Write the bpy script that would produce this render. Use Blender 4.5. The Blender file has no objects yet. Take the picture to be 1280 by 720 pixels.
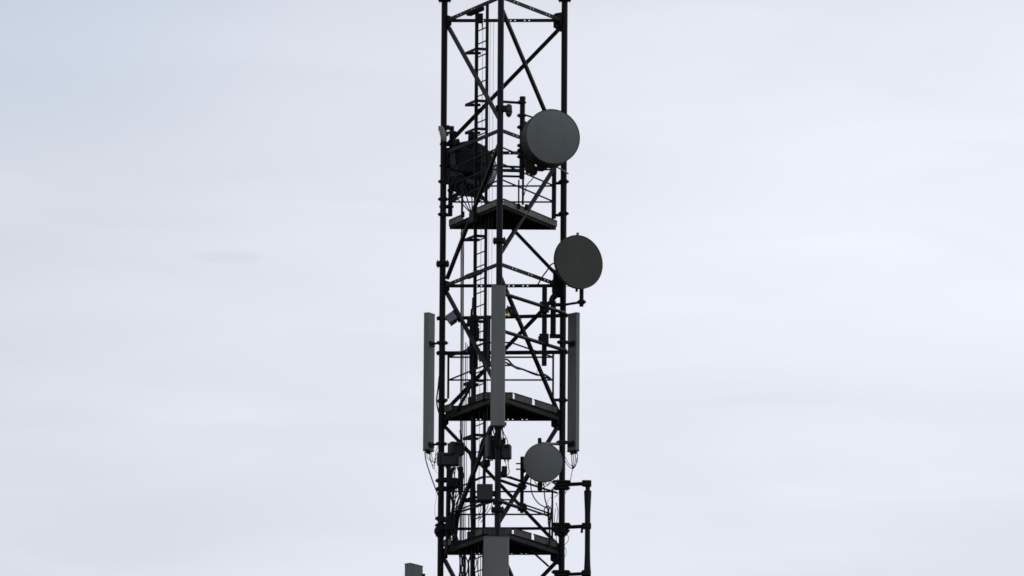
import bpy, math, random
from mathutils import Vector, Matrix
random.seed(7)
R = math.radians
scene = bpy.context.scene
col = scene.collection

# ------------------------------------------------------------------ camera
CAM = Vector((0.0, -250.0, 1.6))
AIM = Vector((0.186, 0.0, 57.1))
LENS, ROLL = 504.0, R(0.36)
FPX = LENS / 36.0 * 1280.0
_f = (AIM - CAM).normalized()
_r0 = _f.cross(Vector((0, 0, 1))).normalized()
_u0 = _r0.cross(_f)
_r = _r0 * math.cos(ROLL) + _u0 * math.sin(ROLL)
_u = _u0 * math.cos(ROLL) - _r0 * math.sin(ROLL)
cd = bpy.data.cameras.new('camera')
cd.lens, cd.sensor_width, cd.clip_start, cd.clip_end = LENS, 36.0, 1.0, 20000.0
cam = bpy.data.objects.new('camera', cd)
col.objects.link(cam)
cam.matrix_world = Matrix(((_r.x, _u.x, -_f.x, CAM.x), (_r.y, _u.y, -_f.y, CAM.y),
                           (_r.z, _u.z, -_f.z, CAM.z), (0, 0, 0, 1)))
scene.camera = cam

# ------------------------------------------------------------------ sky and sun
SUN_AZ, SUN_EL = R(38), R(30)            # behind the mast, to the right, veiled by cloud
sdir = Vector((math.sin(SUN_AZ) * math.cos(SUN_EL), math.cos(SUN_AZ) * math.cos(SUN_EL), math.sin(SUN_EL)))
CLOUD_SEED = (46.136, -1.700, 0.0)
COVER_SEED = (14.363, 2.025, 0.0)
world = bpy.data.worlds.new('World')
scene.world = world
world.use_nodes = True
nt = world.node_tree
nt.nodes.clear()


def N(kind, **kw):
    n = nt.nodes.new(kind)
    for k, v in kw.items():
        setattr(n, k, v)
    return n


def LK(a, b):
    nt.links.new(a, b)


def MATH(op, a, b=None, c=None, clamp=False):
    n = N('ShaderNodeMath', operation=op, use_clamp=clamp)
    for i, v in enumerate((a, b, c)):
        if v is None:
            continue
        if isinstance(v, (int, float)):
            n.inputs[i].default_value = v
        else:
            LK(v, n.inputs[i])
    return n.outputs[0]


def RANGE(v, a, b, c, d, smooth=True):
    n = N('ShaderNodeMapRange', interpolation_type='SMOOTHSTEP' if smooth else 'LINEAR')
    LK(v, n.inputs[0])
    for i, x in enumerate((a, b, c, d)):
        n.inputs[i + 1].default_value = x
    return n.outputs[0]


sky = N('ShaderNodeTexSky', sky_type='NISHITA', sun_disc=False, sun_elevation=SUN_EL, sun_rotation=SUN_AZ,
        air_density=1.0, dust_density=1.2, ozone_density=1.0)
tc = N('ShaderNodeTexCoord')
sep = N('ShaderNodeSeparateXYZ')
LK(tc.outputs['Generated'], sep.inputs[0])
dx, dy, dz = sep.outputs
zc = MATH('MAXIMUM', MATH('ABSOLUTE', dz), 0.06)
u = MATH('DIVIDE', dx, zc)               # position on the flat cloud layer overhead
v = MATH('DIVIDE', dy, zc)
cmb = N('ShaderNodeCombineXYZ')
LK(u, cmb.inputs[0]); LK(v, cmb.inputs[1])


def CLOUD(seed, scale, detail, rough, distort):
    mp = N('ShaderNodeVectorMath', operation='ADD')
    LK(cmb.outputs[0], mp.inputs[0]); mp.inputs[1].default_value = seed
    n = N('ShaderNodeTexNoise')
    LK(mp.outputs[0], n.inputs['Vector'])
    n.inputs['Scale'].default_value = scale
    n.inputs['Detail'].default_value = detail
    n.inputs['Roughness'].default_value = rough
    n.inputs['Distortion'].default_value = distort
    return n.outputs[0]


n_big = CLOUD(CLOUD_SEED, 1.6, 3.0, 0.42, 0.5)
n_cov = CLOUD(COVER_SEED, 1.2, 2.0, 0.45, 0.6)
n_fine = CLOUD((3.1, 7.7, 2.0), 7.0, 3.0, 0.45, 0.9)
dot = N('ShaderNodeVectorMath', operation='DOT_PRODUCT')
LK(tc.outputs['Generated'], dot.inputs[0]); dot.inputs[1].default_value = sdir
toward = RANGE(dot.outputs['Value'], -1.0, 1.0, 0.42, 1.08)       # overcast glows towards the hidden sun
puff = MATH('SQRT', MATH('ADD', MATH('POWER', MATH('MULTIPLY', MATH('ADD', u, 0.0873), 0.9), 2.0), MATH('POWER', MATH('ADD', v, -4.462), 2.0)))
bright = MATH('MULTIPLY', MATH('MULTIPLY', RANGE(n_big, 0.2, 0.8, 6.4, 9.45, False), toward), MATH('MULTIPLY', RANGE(puff, 0.004, 0.0135, 0.945, 1.0), RANGE(n_fine, 0.3, 0.7, 0.966, 1.034, False)))
cloudcol = N('ShaderNodeCombineColor')
LK(MATH('MULTIPLY', bright, 0.905), cloudcol.inputs[0])
LK(MATH('MULTIPLY', bright, 0.939), cloudcol.inputs[1])
LK(MATH('MULTIPLY', bright, 1.036), cloudcol.inputs[2])
cover = RANGE(n_cov, 0.28, 0.50, 0.40, 1.0)
mix = N('ShaderNodeMix', data_type='RGBA')
LK(cover, mix.inputs['Factor'])
LK(sky.outputs[0], mix.inputs['A']); LK(cloudcol.outputs[0], mix.inputs['B'])
bg = N('ShaderNodeBackground')
bg.inputs['Strength'].default_value = 0.10
LK(mix.outputs['Result'], bg.inputs['Color'])
wo = N('ShaderNodeOutputWorld')
LK(bg.outputs[0], wo.inputs['Surface'])

sl = bpy.data.lights.new('sun', 'SUN')
sl.energy, sl.angle, sl.color = 0.6, R(15), (1.0, 0.95, 0.88)
sun = bpy.data.objects.new('sun', sl)
col.objects.link(sun)
sun.rotation_euler = (-sdir).to_track_quat('-Z', 'Y').to_euler()
sun.location = (40, 40, 120)

vs = scene.view_settings
vs.view_transform, vs.look, vs.exposure, vs.gamma = 'Standard', 'None', 0.0, 1.0
vs.use_curve_mapping = False
scene.cycles.pixel_filter_type = 'BLACKMAN_HARRIS'
scene.cycles.filter_width = 1.6
#SKYEND

# ------------------------------------------------------------------ helpers


def at(px, py, Y):
    """World point at depth Y that the photograph shows at (px, py)."""
    d = _f + _r * ((px - 640.0) / FPX) + _u * ((360.0 - py) / FPX)
    return CAM + d * ((Y - CAM.y) / d.y)


def material(name, base, rough=0.6, metal=0.0, spec=0.3, vary=0.25, scale=6.0, tint=None, streak=0.0):
    m = bpy.data.materials.new(name)
    m.use_nodes = True
    t = m.node_tree
    b = t.nodes['Principled BSDF']
    b.inputs['Metallic'].default_value = metal
    b.inputs['Specular IOR Level'].default_value = spec
    tcx = t.nodes.new('ShaderNodeTexCoord')
    no = t.nodes.new('ShaderNodeTexNoise')
    no.inputs['Scale'].default_value = scale
    no.inputs['Detail'].default_value = 5.0
    no.inputs['Roughness'].default_value = 0.6
    src = tcx.outputs['Object']
    if streak:
        mp = t.nodes.new('ShaderNodeMapping')
        mp.inputs['Scale'].default_value = (1.0, 1.0, streak)
        t.links.new(src, mp.inputs['Vector'])
        src = mp.outputs['Vector']
    t.links.new(src, no.inputs['Vector'])
    ra = t.nodes.new('ShaderNodeValToRGB')
    lo = [c * (1 - vary) for c in base]
    hi = [c * (1 + vary) for c in (tint or base)]
    ra.color_ramp.elements[0].position = 0.3
    ra.color_ramp.elements[1].position = 0.72
    ra.color_ramp.elements[0].color = (*lo, 1)
    ra.color_ramp.elements[1].color = (*hi, 1)
    t.links.new(no.outputs['Fac'], ra.inputs['Fac'])
    t.links.new(ra.outputs['Color'], b.inputs['Base Color'])
    rr = t.nodes.new('ShaderNodeMapRange')
    rr.inputs[3].default_value = max(0.05, rough - 0.1)
    rr.inputs[4].default_value = min(1.0, rough + 0.12)
    t.links.new(no.outputs['Fac'], rr.inputs[0])
    t.links.new(rr.outputs[0], b.inputs['Roughness'])
    return m


M = {
    'steel': material('dark_painted_steel', (0.0140, 0.0168, 0.0225), 0.55, 0, 0.14, 0.3, 5.0, (0.0125, 0.0125, 0.014)),
    'bluesteel': material('blue_black_steel', (0.020, 0.024, 0.035), 0.5, 0, 0.12, 0.25, 4.0),
    'galv': material('galvanised_plate', (0.115, 0.115, 0.113), 0.6, 0, 0.3, 0.3, 9.0, (0.17, 0.165, 0.155), 0.4),
    'kick_dark': material('stained_kick_plate', (0.085, 0.082, 0.076), 0.65, 0, 0.3, 0.4, 9.0, (0.11, 0.105, 0.095), 0.4),
    'deck': material('dirty_deck_plate', (0.012, 0.011, 0.010), 0.8, 0, 0.2, 0.3, 8.0),
    'dish': material('grey_radome', (0.198, 0.212, 0.218), 0.6, 0, 0.3, 0.10, 2.6, None, 0.35),
    'dish_warm': material('brown_grey_radome', (0.100, 0.099, 0.090), 0.7, 0, 0.2, 0.12, 2.6, None, 0.35),
    'shroud': material('dish_shroud', (0.04, 0.044, 0.042), 0.6, 0, 0.3, 0.35, 5.0),
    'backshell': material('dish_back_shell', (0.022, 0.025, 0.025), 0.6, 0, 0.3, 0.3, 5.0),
    'panel': material('grey_green_panel', (0.222, 0.236, 0.235), 0.55, 0, 0.3, 0.13, 4.0, None, 0.15),
    'panelcap': material('panel_end_cap', (0.06, 0.063, 0.062), 0.6, 0, 0.3, 0.1, 5.0),
    'box': material('grey_equipment_case', (0.045, 0.050, 0.056), 0.55, 0, 0.3, 0.12, 4.0),
    'bluebox': material('blue_grey_case', (0.25, 0.265, 0.33), 0.5, 0, 0.35, 0.08, 4.0),
    'rust': material('brown_oxidised_metal', (0.035, 0.026, 0.016), 0.75, 0, 0.2, 0.4, 14.0),
    'rubber': material('black_cable_sheath', (0.014, 0.014, 0.015), 0.5, 0, 0.25, 0.2, 8.0),
    'greycable': material('grey_cable_sheath', (0.11, 0.11, 0.115), 0.5, 0, 0.3, 0.2, 8.0),
    'pale': material('pale_weathered_plastic', (0.30, 0.31, 0.28), 0.6, 0, 0.3, 0.2, 12.0),
    'lens': material('warm_lamp_reflector', (0.95, 0.72, 0.42), 0.25, 1.0, 0.5, 0.05, 6.0),
    'grass': material('field_grass', (0.05, 0.075, 0.03), 0.9, 0, 0.1, 0.35, 0.15, (0.07, 0.075, 0.035)),
    'concrete': material('concrete', (0.3, 0.29, 0.27), 0.85, 0, 0.2, 0.15, 3.0),
}
ORG = {}


class MB:
    """Collects verts and faces in world space; build() links them as one mesh object."""

    def __init__(s):
        s.v, s.f, s.sm = [], [], []

    def add(s, vs_, fs, smooth=False):
        o = len(s.v)
        s.v += [Vector(p) for p in vs_]
        s.f += [[i + o for i in q] for q in fs]
        s.sm += [smooth] * len(fs)
        return s

    def box(s, c, hx, hy, hz, X=(1, 0, 0), Y=(0, 1, 0), Z=(0, 0, 1), bevel=0.0):
        c, X, Y, Z = Vector(c), Vector(X).normalized(), Vector(Y).normalized(), Vector(Z).normalized()
        if bevel <= 0:
            pts = [c + X * (a * hx) + Y * (b * hy) + Z * (d * hz) for d in (-1, 1) for a, b in ((-1, -1), (1, -1), (1, 1), (-1, 1))]
            return s.add(pts, [[3, 2, 1, 0], [4, 5, 6, 7], [0, 1, 5, 4], [1, 2, 6, 5], [2, 3, 7, 6], [3, 0, 4, 7]])
        b = min(bevel, hx * .9, hy * .9, hz * .9)
        ring = [(-hx + b, -hy), (hx - b, -hy), (hx, -hy + b), (hx, hy - b), (hx - b, hy), (-hx + b, hy), (-hx, hy - b), (-hx, -hy + b)]
        inner = [(x * (1 - b / hx), y * (1 - b / hy)) for x, y in ring]
        loops = [(inner, -hz), (ring, -hz + b), (ring, hz - b), (inner, hz)]
        pts, fs = [], []
        for lp, z in loops:
            pts += [c + X * x + Y * y + Z * z for x, y in lp]
        for k in range(3):
            for i in range(8):
                j = (i + 1) % 8
                fs.append([k * 8 + i, k * 8 + j, k * 8 + 8 + j, k * 8 + 8 + i])
        fs.append([7, 6, 5, 4, 3, 2, 1, 0])
        fs.append([24 + i for i in range(8)])
        return s.add(pts, fs)

    def tube(s, pts, r, n=10, cap=True, r2=None):
        pts = [Vector(p) for p in pts]
        out, fs = [], []
        t0 = (pts[1] - pts[0]).normalized()
        ref = Vector((0, 0, 1)) if abs(t0.z) < 0.9 else Vector((1, 0, 0))
        a = t0.cross(ref).normalized()
        m = len(pts)
        for k, p in enumerate(pts):
            t = (pts[min(k + 1, m - 1)] - pts[max(k - 1, 0)])
            t = t.normalized() if t.length > 1e-9 else t0
            a = (a - t * a.dot(t)).normalized()
            b = t.cross(a)
            rr = r if r2 is None else r + (r2 - r) * k / (m - 1)
            if isinstance(r, (list, tuple)):
                rr = r[k]
            out += [p + a * (rr * math.cos(2 * math.pi * i / n)) + b * (rr * math.sin(2 * math.pi * i / n)) for i in range(n)]
        for k in range(m - 1):
            for i in range(n):
                j = (i + 1) % n
                fs.append([k * n + i, k * n + j, k * n + n + j, k * n + n + i])
        s.add(out, fs, True)
        if cap:
            o = len(s.v) - len(out)
            s.f += [[o + i for i in range(n)][::-1], [o + (m - 1) * n + i for i in range(n)]]
            s.sm += [False, False]
        return s

    def lathe(s, c, axis, prof, n=40, closed=False):
        """prof: (distance along axis, radius) pairs."""
        c, ax = Vector(c), Vector(axis).normalized()
        ref = Vector((0, 0, 1)) if abs(ax.z) < 0.9 else Vector((1, 0, 0))
        a = ax.cross(ref).normalized()
        b = ax.cross(a)
        pts, fs = [], []
        for d, r in prof:
            r = max(r, 1e-4)
            pts += [c + ax * d + (a * math.cos(2 * math.pi * i / n) + b * math.sin(2 * math.pi * i / n)) * r for i in range(n)]
        for k in range(len(prof) - 1):
            for i in range(n):
                j = (i + 1) % n
                fs.append([k * n + i, k * n + j, k * n + n + j, k * n + n + i])
        return s.add(pts, fs, True)

    def prism(s, prof, base, ex, ey, along):
        """Extrude the 2-D outline prof (in ex, ey) from base by the vector along."""
        base, ex, ey, al = Vector(base), Vector(ex), Vector(ey), Vector(along)
        n = len(prof)
        lo = [base + ex * x + ey * y for x, y in prof]
        pts = lo + [p + al for p in lo]
        fs = [[i, (i + 1) % n, n + (i + 1) % n, n + i] for i in range(n)]
        fs += [list(range(n))[::-1], [n + i for i in range(n)]]
        return s.add(pts, fs)

    def build(s, name, mat, parent=None, origin=None):
        lo = Vector((min(p.x for p in s.v), min(p.y for p in s.v), min(p.z for p in s.v)))
        hi = Vector((max(p.x for p in s.v), max(p.y for p in s.v), max(p.z for p in s.v)))
        o = Vector(origin) if origin is not None else (lo + hi) / 2
        me = bpy.data.meshes.new(name)
        me.from_pydata([p - o for p in s.v], [], s.f)
        me.polygons.foreach_set('use_smooth', s.sm)
        me.materials.append(M[mat])
        me.validate()
        import bmesh
        bm = bmesh.new(); bm.from_mesh(me)
        bmesh.ops.recalc_face_normals(bm, faces=bm.faces)
        bm.to_mesh(me); bm.free()
        if any(s.sm):
            me.set_sharp_from_angle(angle=R(40))
        ob = bpy.data.objects.new(name, me)
        col.objects.link(ob)
        if parent is not None:
            ob.parent = parent
            ob.location = o - ORG[parent]
        else:
            ob.location = o
        ORG[ob] = o
        return ob


def tag(o, label=None, cat=None, group=None, kind=None):
    for k, v_ in (('label', label), ('category', cat), ('group', group), ('kind', kind)):
        if v_:
            o[k] = v_
    return o


def thing(name, loc, label, cat, group=None):
    e = bpy.data.objects.new(name, None)
    e.empty_display_size = 0.2
    col.objects.link(e)
    e.location = loc
    ORG[e] = Vector(loc)
    return tag(e, label, cat, group)


def smooth(pts, k=6):
    """Catmull-Rom through the points."""
    P = [Vector(p) for p in pts]
    P = [P[0] * 2 - P[1]] + P + [P[-1] * 2 - P[-2]]
    out = []
    for i in range(1, len(P) - 2):
        p0, p1, p2, p3 = P[i - 1:i + 3]
        for j in range(k):
            t = j / k
            out.append(0.5 * ((2 * p1) + (p2 - p0) * t + (2 * p0 - 5 * p1 + 4 * p2 - p3) * t * t + (3 * p1 - p0 - 3 * p2 + p3) * t ** 3))
    return out + [P[-2]]


def cable(name, pts, r, mat='rubber', parent=None, n=6):
    return MB().tube(smooth(pts), r, n).build(name, mat, parent)


def rod(name, a, b, r, mat='steel', parent=None, n=10):
    return MB().tube([a, b], r, n).build(name, mat, parent)


def lerp(a, b, t):
    return a + (b - a) * t


# ------------------------------------------------------------------ ground
g = MB()
g.add([(-6000, -6000, 0), (6000, -6000, 0), (6000, 6000, 0), (-6000, 6000, 0)], [[0, 1, 2, 3]])
tag(g.build('ground', 'grass', origin=(0, 0, 0)), kind='structure')

# ------------------------------------------------------------------ lattice mast
RAD, YAW = 1.247, R(2.0)


def corner(deg, r=RAD):
    return Vector((r * math.cos(R(deg) - YAW), r * math.sin(R(deg) - YAW), 0))


LEG = {'M': corner(-90), 'R': corner(30), 'L': corner(150)}
YB = 0.5 * (LEG['L'].y + LEG['R'].y)
YM = LEG['M'].y
XPX = {}
for k_, p_ in LEG.items():
    # pixel column of each leg at mid height, used to read depths off the two front faces
    XPX[k_] = {'L': 553.2, 'M': 624.0, 'R': 703.8}[k_]


def yL(px):
    return lerp(LEG['L'].y, LEG['M'].y, (px - XPX['L']) / (XPX['M'] - XPX['L']))


def yR(px):
    return lerp(LEG['M'].y, LEG['R'].y, (px - XPX['M']) / (XPX['R'] - XPX['M']))


Z2 = at(628, 357.5, YB).z            # the brace ring seen at mid frame
BAY = (at(628, 27, YB).z - at(628, 693, YB).z) / 4.0
TOPK = -2                            # bays above the ring at the top of the frame
LEGR = 0.056
zlev = lambda k: Z2 + (2 - k) * BAY  # k = 0 ring near the top edge of the photograph, 4 near the bottom edge
LASTK = 2 + int(Z2 / BAY)
mast = thing('lattice_mast', (0, 0, 0), 'tall triangular lattice mast of dark steel tubes and crossing angle braces', 'mast')
zflange = at(553.4, 330, LEG['L'].y).z
legs = {}
for k_, p_ in LEG.items():
    legs[k_] = MB().tube([p_, p_ + Vector((0, 0, zlev(TOPK) + 0.1))], LEGR, 16).build('leg', 'bluesteel' if k_ == 'M' else 'steel', mast)
    for q in range(-1, 4):
        zf = zflange - (q - 1) * 2 * BAY + 0 * BAY
        c = p_ + Vector((0, 0, zf))
        fl = MB().lathe(c, (0, 0, 1), [(-.05, LEGR - .002), (-.048, .085), (-.034, .118), (-.003, .118), (-.003, .10), (.003, .10), (.003, .118), (.034, .118), (.048, .085), (.05, LEGR - .002)], 20)
        fl.build('flange', 'steel', legs[k_])
        for b_ in range(8):
            a_ = 2 * math.pi * (b_ + .4) / 8
            pb = c + Vector((math.cos(a_) * .098, math.sin(a_) * .098, 0))
            if q in (0, 1, 2):
                MB().tube([pb - Vector((0, 0, .062)), pb + Vector((0, 0, .066))], .011, 6).build('bolt', 'steel', legs[k_])


def face_axes(a, b):
    """Unit vectors of a face: horizontal from leg a to leg b, and outward normal."""
    h = (LEG[b] - LEG[a]); h.z = 0; h.normalize()
    nrm = Vector((h.y, -h.x, 0))
    mid = (LEG[a] + LEG[b]) / 2
    if nrm.dot(mid) < 0:
        nrm = -nrm
    return h, nrm


def angle_bar(p, q, nrm, w=0.06, t=0.006, flip=1):
    """L-section bar from p to q, one flange in the face plane and one pointing inwards."""
    ax = (q - p)
    e1 = nrm.cross(ax).normalized() * flip
    inw = -nrm
    prof = [(-w / 2, 0), (w / 2, 0), (w / 2, t), (-w / 2 + t, t), (-w / 2 + t, w), (-w / 2, w)]
    return MB().prism(prof, p, e1, inw, ax)


def holed_bar(p, q, nrm, holes, w=0.062, t=0.006):
    """Horizontal angle bar whose upright flange carries open bolt holes."""
    ax = (q - p); Lh = ax.length; h = ax.normalized()
    e1, inw = Vector((0, 0, 1)), -nrm
    mb = MB()
    hs = 0.011
    mid = (p + q) / 2
    mb.box(mid + e1 * (w / 4 + hs / 2) + inw * t / 2, Lh / 2, t / 2, w / 4 - hs / 2, h, inw, e1)
    mb.box(mid - e1 * (w / 4 + hs / 2) + inw * t / 2, Lh / 2, t / 2, w / 4 - hs / 2, h, inw, e1)
    cuts = [0.0]
    for d in sorted(holes):
        cuts += [d - hs, d + hs]
    cuts.append(Lh)
    for i in range(0, len(cuts), 2):
        a_, b_ = cuts[i], cuts[i + 1]
        mb.box(p + h * ((a_ + b_) / 2) + inw * t / 2, (b_ - a_) / 2, t / 2, hs, h, inw, e1)
    mb.box(mid + e1 * (-w / 2 + t / 2) + inw * (t + w / 4 - .002), Lh / 2, w / 4 - t / 2, t / 2, h, inw, e1)
    return mb


SPIRAL = {0: (('L', 'M'), ('M', 'R'), ('R', 'L')), 1: (('M', 'L'), ('R', 'M'), ('L', 'R'))}
UP = Vector((0, 0, 1))
for k in range(TOPK, LASTK + 1):
    z = zlev(k)
    near = -1 <= k <= 6
    for a, b in (('L', 'M'), ('M', 'R'), ('L', 'R')):
        h, nrm = face_axes(a, b)
        pa, pb = LEG[a] + UP * z, LEG[b] + UP * z
        p, q = pa + h * .07 - nrm * .012, pb - h * .07 - nrm * .012
        if near:
            span = (q - p).length
            hl = [span * f_ for f_ in ((.27, .31, .555, .595, .68, .72) if (a, b) == ('L', 'R') else (.2, .26, .47, .52, .74, .79))]
            holed_bar(p, q, nrm, hl).build('horizontal_brace', 'steel', mast)
        else:
            angle_bar(p, q, nrm).build('horizontal_brace', 'steel', mast)
        if near:                                   # gusset plates welded to both legs of this face
            for leg_, s_ in ((a, 1), (b, -1)):
                big = 1.25 if (leg_ == 'R' and (a, b) == ('L', 'R')) else 0.8
                c = LEG[leg_] + UP * z - nrm * .022
                w_, hh = .16 * big, .17 * big
                prof = [(.03, -hh), (.07, -hh), (w_, -hh * .62), (w_, hh * .5), (w_ * .8, hh * .62), (.03, hh * .72)]
                MB().prism(prof, c, h * s_, UP, -nrm * .008).build('gusset_plate', 'steel', mast)
    if k < LASTK and k >= 0:
        for a, b in SPIRAL[k % 2]:                 # one diagonal a face, zigzagging bay by bay
            h, nrm = face_axes(a, b)
            pa, pb = LEG[a] + UP * (z - .07), LEG[b] + UP * (zlev(k + 1) + .07)
            ax = (pb - pa).normalized()
            angle_bar(pa + ax * .085 - nrm * .032, pb - ax * .085 - nrm * .032, nrm, .064 if 'M' not in (a, b) else .057, .006, 1 if 'L' not in (a, b) else -1).build('diagonal_brace', 'steel', mast)
# short plan brace under the lowest platform in view
p4 = at(665, 688, 0.0); q4 = at(686, 707, LEG['R'].y - .05)
MB().prism([(-.022, -.022), (.022, -.022), (.022, -.016), (-.016, -.016), (-.016, .022), (-.022, .022)], p4, (1, 0, 0), (0, 0, 1), q4 - p4).build('knee_brace', 'steel', mast)

# ------------------------------------------------------------------ ladder with cable brackets
DL = (LEG['M'] - LEG['L']).normalized()          # ladder runs parallel to the left front face
ladder_y = lambda px: yL(px) + 0.42
lc_top, lc_bot = at(602.2, 10, ladder_y(602)), at(598.2, 690, ladder_y(602))
ladder = thing('ladder', (lc_bot.x, lc_bot.y, zlev(7)), 'narrow dark steel climbing ladder running up inside the mast', 'ladder')
lx, ly = (lc_top.x + lc_bot.x) / 2, (lc_top.y + lc_bot.y) / 2
LC = lambda z: Vector((lx, ly, z))
HW = 0.205
nl = Vector((-DL.y, DL.x, 0))                    # horizontal, square to the rungs
ztop, zbot = at(602, 5, ladder_y(602)).z, zlev(7)
for s_ in (-1, 1):
    b_ = LC((ztop + zbot) / 2) + DL * (HW * s_)
    MB().box(b_, .012, .026, (ztop - zbot) / 2, DL, nl).build('rail', 'steel', ladder)
    MB().box(b_ + nl * .02 - DL * (.014 * s_), .016, .006, (ztop - zbot) / 2 - .01, DL, nl).build('rail_flange', 'steel', ladder)
RUNG = 16.5 / 70.0 / math.cos(R(12.5))
z = at(606, 35, ladder_y(606)).z
while z > zbot + .2:
    rod('rung', LC(z) - DL * HW, LC(z) + DL * HW, .012, 'steel', ladder, 8)
    z -= RUNG
for py in (63, 128, 163, 297, 404, 478, 546, 624):
    zz = at(602, py - 5, ladder_y(602)).z
    A, B = LC(zz) - DL * HW, LC(zz) + DL * HW
    tip = A - DL * .40
    for p, q in ((A + DL * .02, tip), (tip, tip + Vector((.26, -.02, 0))), (A, Vector((B.x, A.y + .04, A.z)))):
        d_ = (q - p)
        MB().box((p + q) / 2, d_.length / 2 + .01, .004, .026, d_, Vector((-d_.y, d_.x, 0))).build('cable_bracket', 'steel', ladder)
for py in (14, 343, 511, 676):                   # plates that tie the ladder to the brace rings
    zz = at(598, py, ladder_y(598)).z
    c = LC(zz) - DL * .16 - nl * .05
    MB().box(c, .26, .05, .035, DL, nl, UP, .008).build('tie_plate', 'steel', ladder)
c = at(600, 23, ladder_y(600) - .05)
MB().box(c, .055, .05, .085, bevel=.01).build('arrester_housing', 'steel', ladder)
rod('arrester_drop', c - UP * .08 + Vector((.04, 0, 0)), c - UP * .2 + Vector((.045, 0, 0)), .012, 'steel', ladder, 8)
sw = thing('safety_wire', at(603, 700, ladder_y(603) - .05), 'thin vertical safety wire between the ladder rails', 'wire')
rod('strand', at(603.5, 30, ladder_y(603) - .05), at(597.5, 760, ladder_y(603) - .05), .0045, 'greycable', sw, 6)
for i, (a, b) in enumerate(((613, 609), (617, 613))):
    w_ = rod('hanging_wire', at(a, 28, yL(612) + .3), at(b, 560, yL(612) + .3), .0035, 'greycable', None, 6)
    tag(w_, ('thin grey wire hanging just right of the ladder', 'thin grey wire hanging close behind the front mast leg')[i], 'wire', 'thin wires hanging beside the ladder')

# ------------------------------------------------------------------ clamps


def clamp(parent, c, hx=.11, hz=.022, side=0, name='clamp', dirx=Vector((1, 0, 0)), mat='steel', hy=.065):
    dy_ = Vector((-dirx.y, dirx.x, 0))
    mb = MB().box(Vector(c) + dirx * side * .02, hx, hy, hz, dirx, dy_, UP, .008)
    ob = mb.build(name, mat, parent)
    for s_ in (-1, 1):
        p = Vector(c) + dy_ * (.045 * s_)
        rod('bolt', p - dirx * (hx + .02), p + dirx * (hx + .02), .011, mat, ob, 6)
    return ob


# ------------------------------------------------------------------ platforms


def platform(loc, label, outline, z_top, kick_h, frame_h, kicks, rails, posts, frame_in):
    """outline: plan corners, clockwise from back left; kicks: (edge, t0, t1); z_top: top of the kick plates."""
    t = thing('work_platform', loc, label, 'platform', 'work platforms inside the mast')
    zd = z_top - kick_h
    n = len(outline)
    P = [Vector((p[0], p[1], 0)) for p in outline]
    cen = sum(P, Vector()) / n
    prof = [(p.x, p.y) for p in P]
    dk = MB().prism(prof, (0, 0, zd), (1, 0, 0), (0, 1, 0), (0, 0, .012)).build('deck', 'deck', t)
    for i in range(n):
        a, b = P[i], P[(i + 1) % n]
        e = (b - a); Ln = e.length; h = e.normalized()
        inw = Vector((-h.y, h.x, 0))
        if inw.dot(cen - a) < 0:
            inw = -inw
        # edge channel under the deck
        m_ = (a + b) / 2 + inw * frame_in
        MB().box(m_ + UP * (zd - frame_h / 2 - .002), Ln / 2 - frame_in * 1.2, .004, frame_h / 2, h, inw).build('edge_beam', 'deck', t)
        MB().box(m_ + inw * .03 + UP * (zd - frame_h + .002), Ln / 2 - frame_in * 1.2 - .06, .026, .004, h, inw).build('edge_lip', 'deck', t)
        for (ei, t0, t1, m_k) in kicks:
            if ei != i:
                continue
            c = a + e * ((t0 + t1) / 2) - inw * .004
            MB().box(c + UP * (zd + kick_h / 2), Ln * (t1 - t0) / 2, .003, kick_h / 2, h, inw).build('kick_plate', m_k, t)
            MB().box(c + inw * .012 + UP * (z_top - .003) - inw * .004, Ln * (t1 - t0) / 2, .016, .009, h, inw).build('kick_lip', 'steel', t)
    for f_ in (.25, .5, .75):
        y0 = lerp(min(p.y for p in P), max(p.y for p in P), f_)
        xs = []
        for i in range(n):
            a, b = P[i], P[(i + 1) % n]
            if (a.y - y0) * (b.y - y0) < 0:
                xs.append(lerp(a.x, b.x, (y0 - a.y) / (b.y - a.y)))
        if len(xs) == 2:
            MB().box(((xs[0] + xs[1]) / 2, y0, zd - .032), abs(xs[1] - xs[0]) / 2 - .05, .004, .028).build('joist', 'deck', t)
    for a, b in rails:
        rod('guard_rail', a, b, .0155, 'steel', t, 8)
    for a, b, r_ in posts:
        rod('post', a, b, r_, 'steel', t, 10)
    return t


def XY(px, Y, py=280):
    p = at(px, py, Y)
    return (p.x, p.y)


# upper platform: a full triangle
YBK = 0.60
ztp = at(561, 275.5, YBK).z
o1 = [XY(561, YBK), XY(696, YBK), XY(629.5, -1.16), XY(622.5, -1.16)]
rl, pt = [], []
for dpy in (63.5, 43.0, 23.0):
    a, b, c = at(562, 275.5 - dpy, YBK - .03), at(693, 275.5 - dpy, YBK - .03), at(626, 247 - dpy, -1.13)
    rl += [(a, b), (a, c), (c, b)]
pt = [(at(692.8, 206, YBK - .06), at(692.2, 273, YBK - .06), .043),
      (at(648.5, 225, yR(648) + .05), at(648.3, 259, yR(648) + .05), .015),
      (at(653.8, 224, yR(654) + .05), at(653.5, 256, yR(654) + .05), .021),
      (at(578, 229, yL(578) + .1), at(577.5, 268, yL(578) + .1), .022)]
pl1 = platform(at(628, 284, 0), 'topmost triangular work platform with pale grey kick plates, just below the two upper dishes', o1, ztp, .108, .055,
               [(0, 0, 1, 'galv'), (1, 0, 1, 'galv'), (2, .05, .95, 'galv'), (3, .03, .43, 'galv'), (3, .70, .98, 'galv')], rl, pt, .012)
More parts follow.
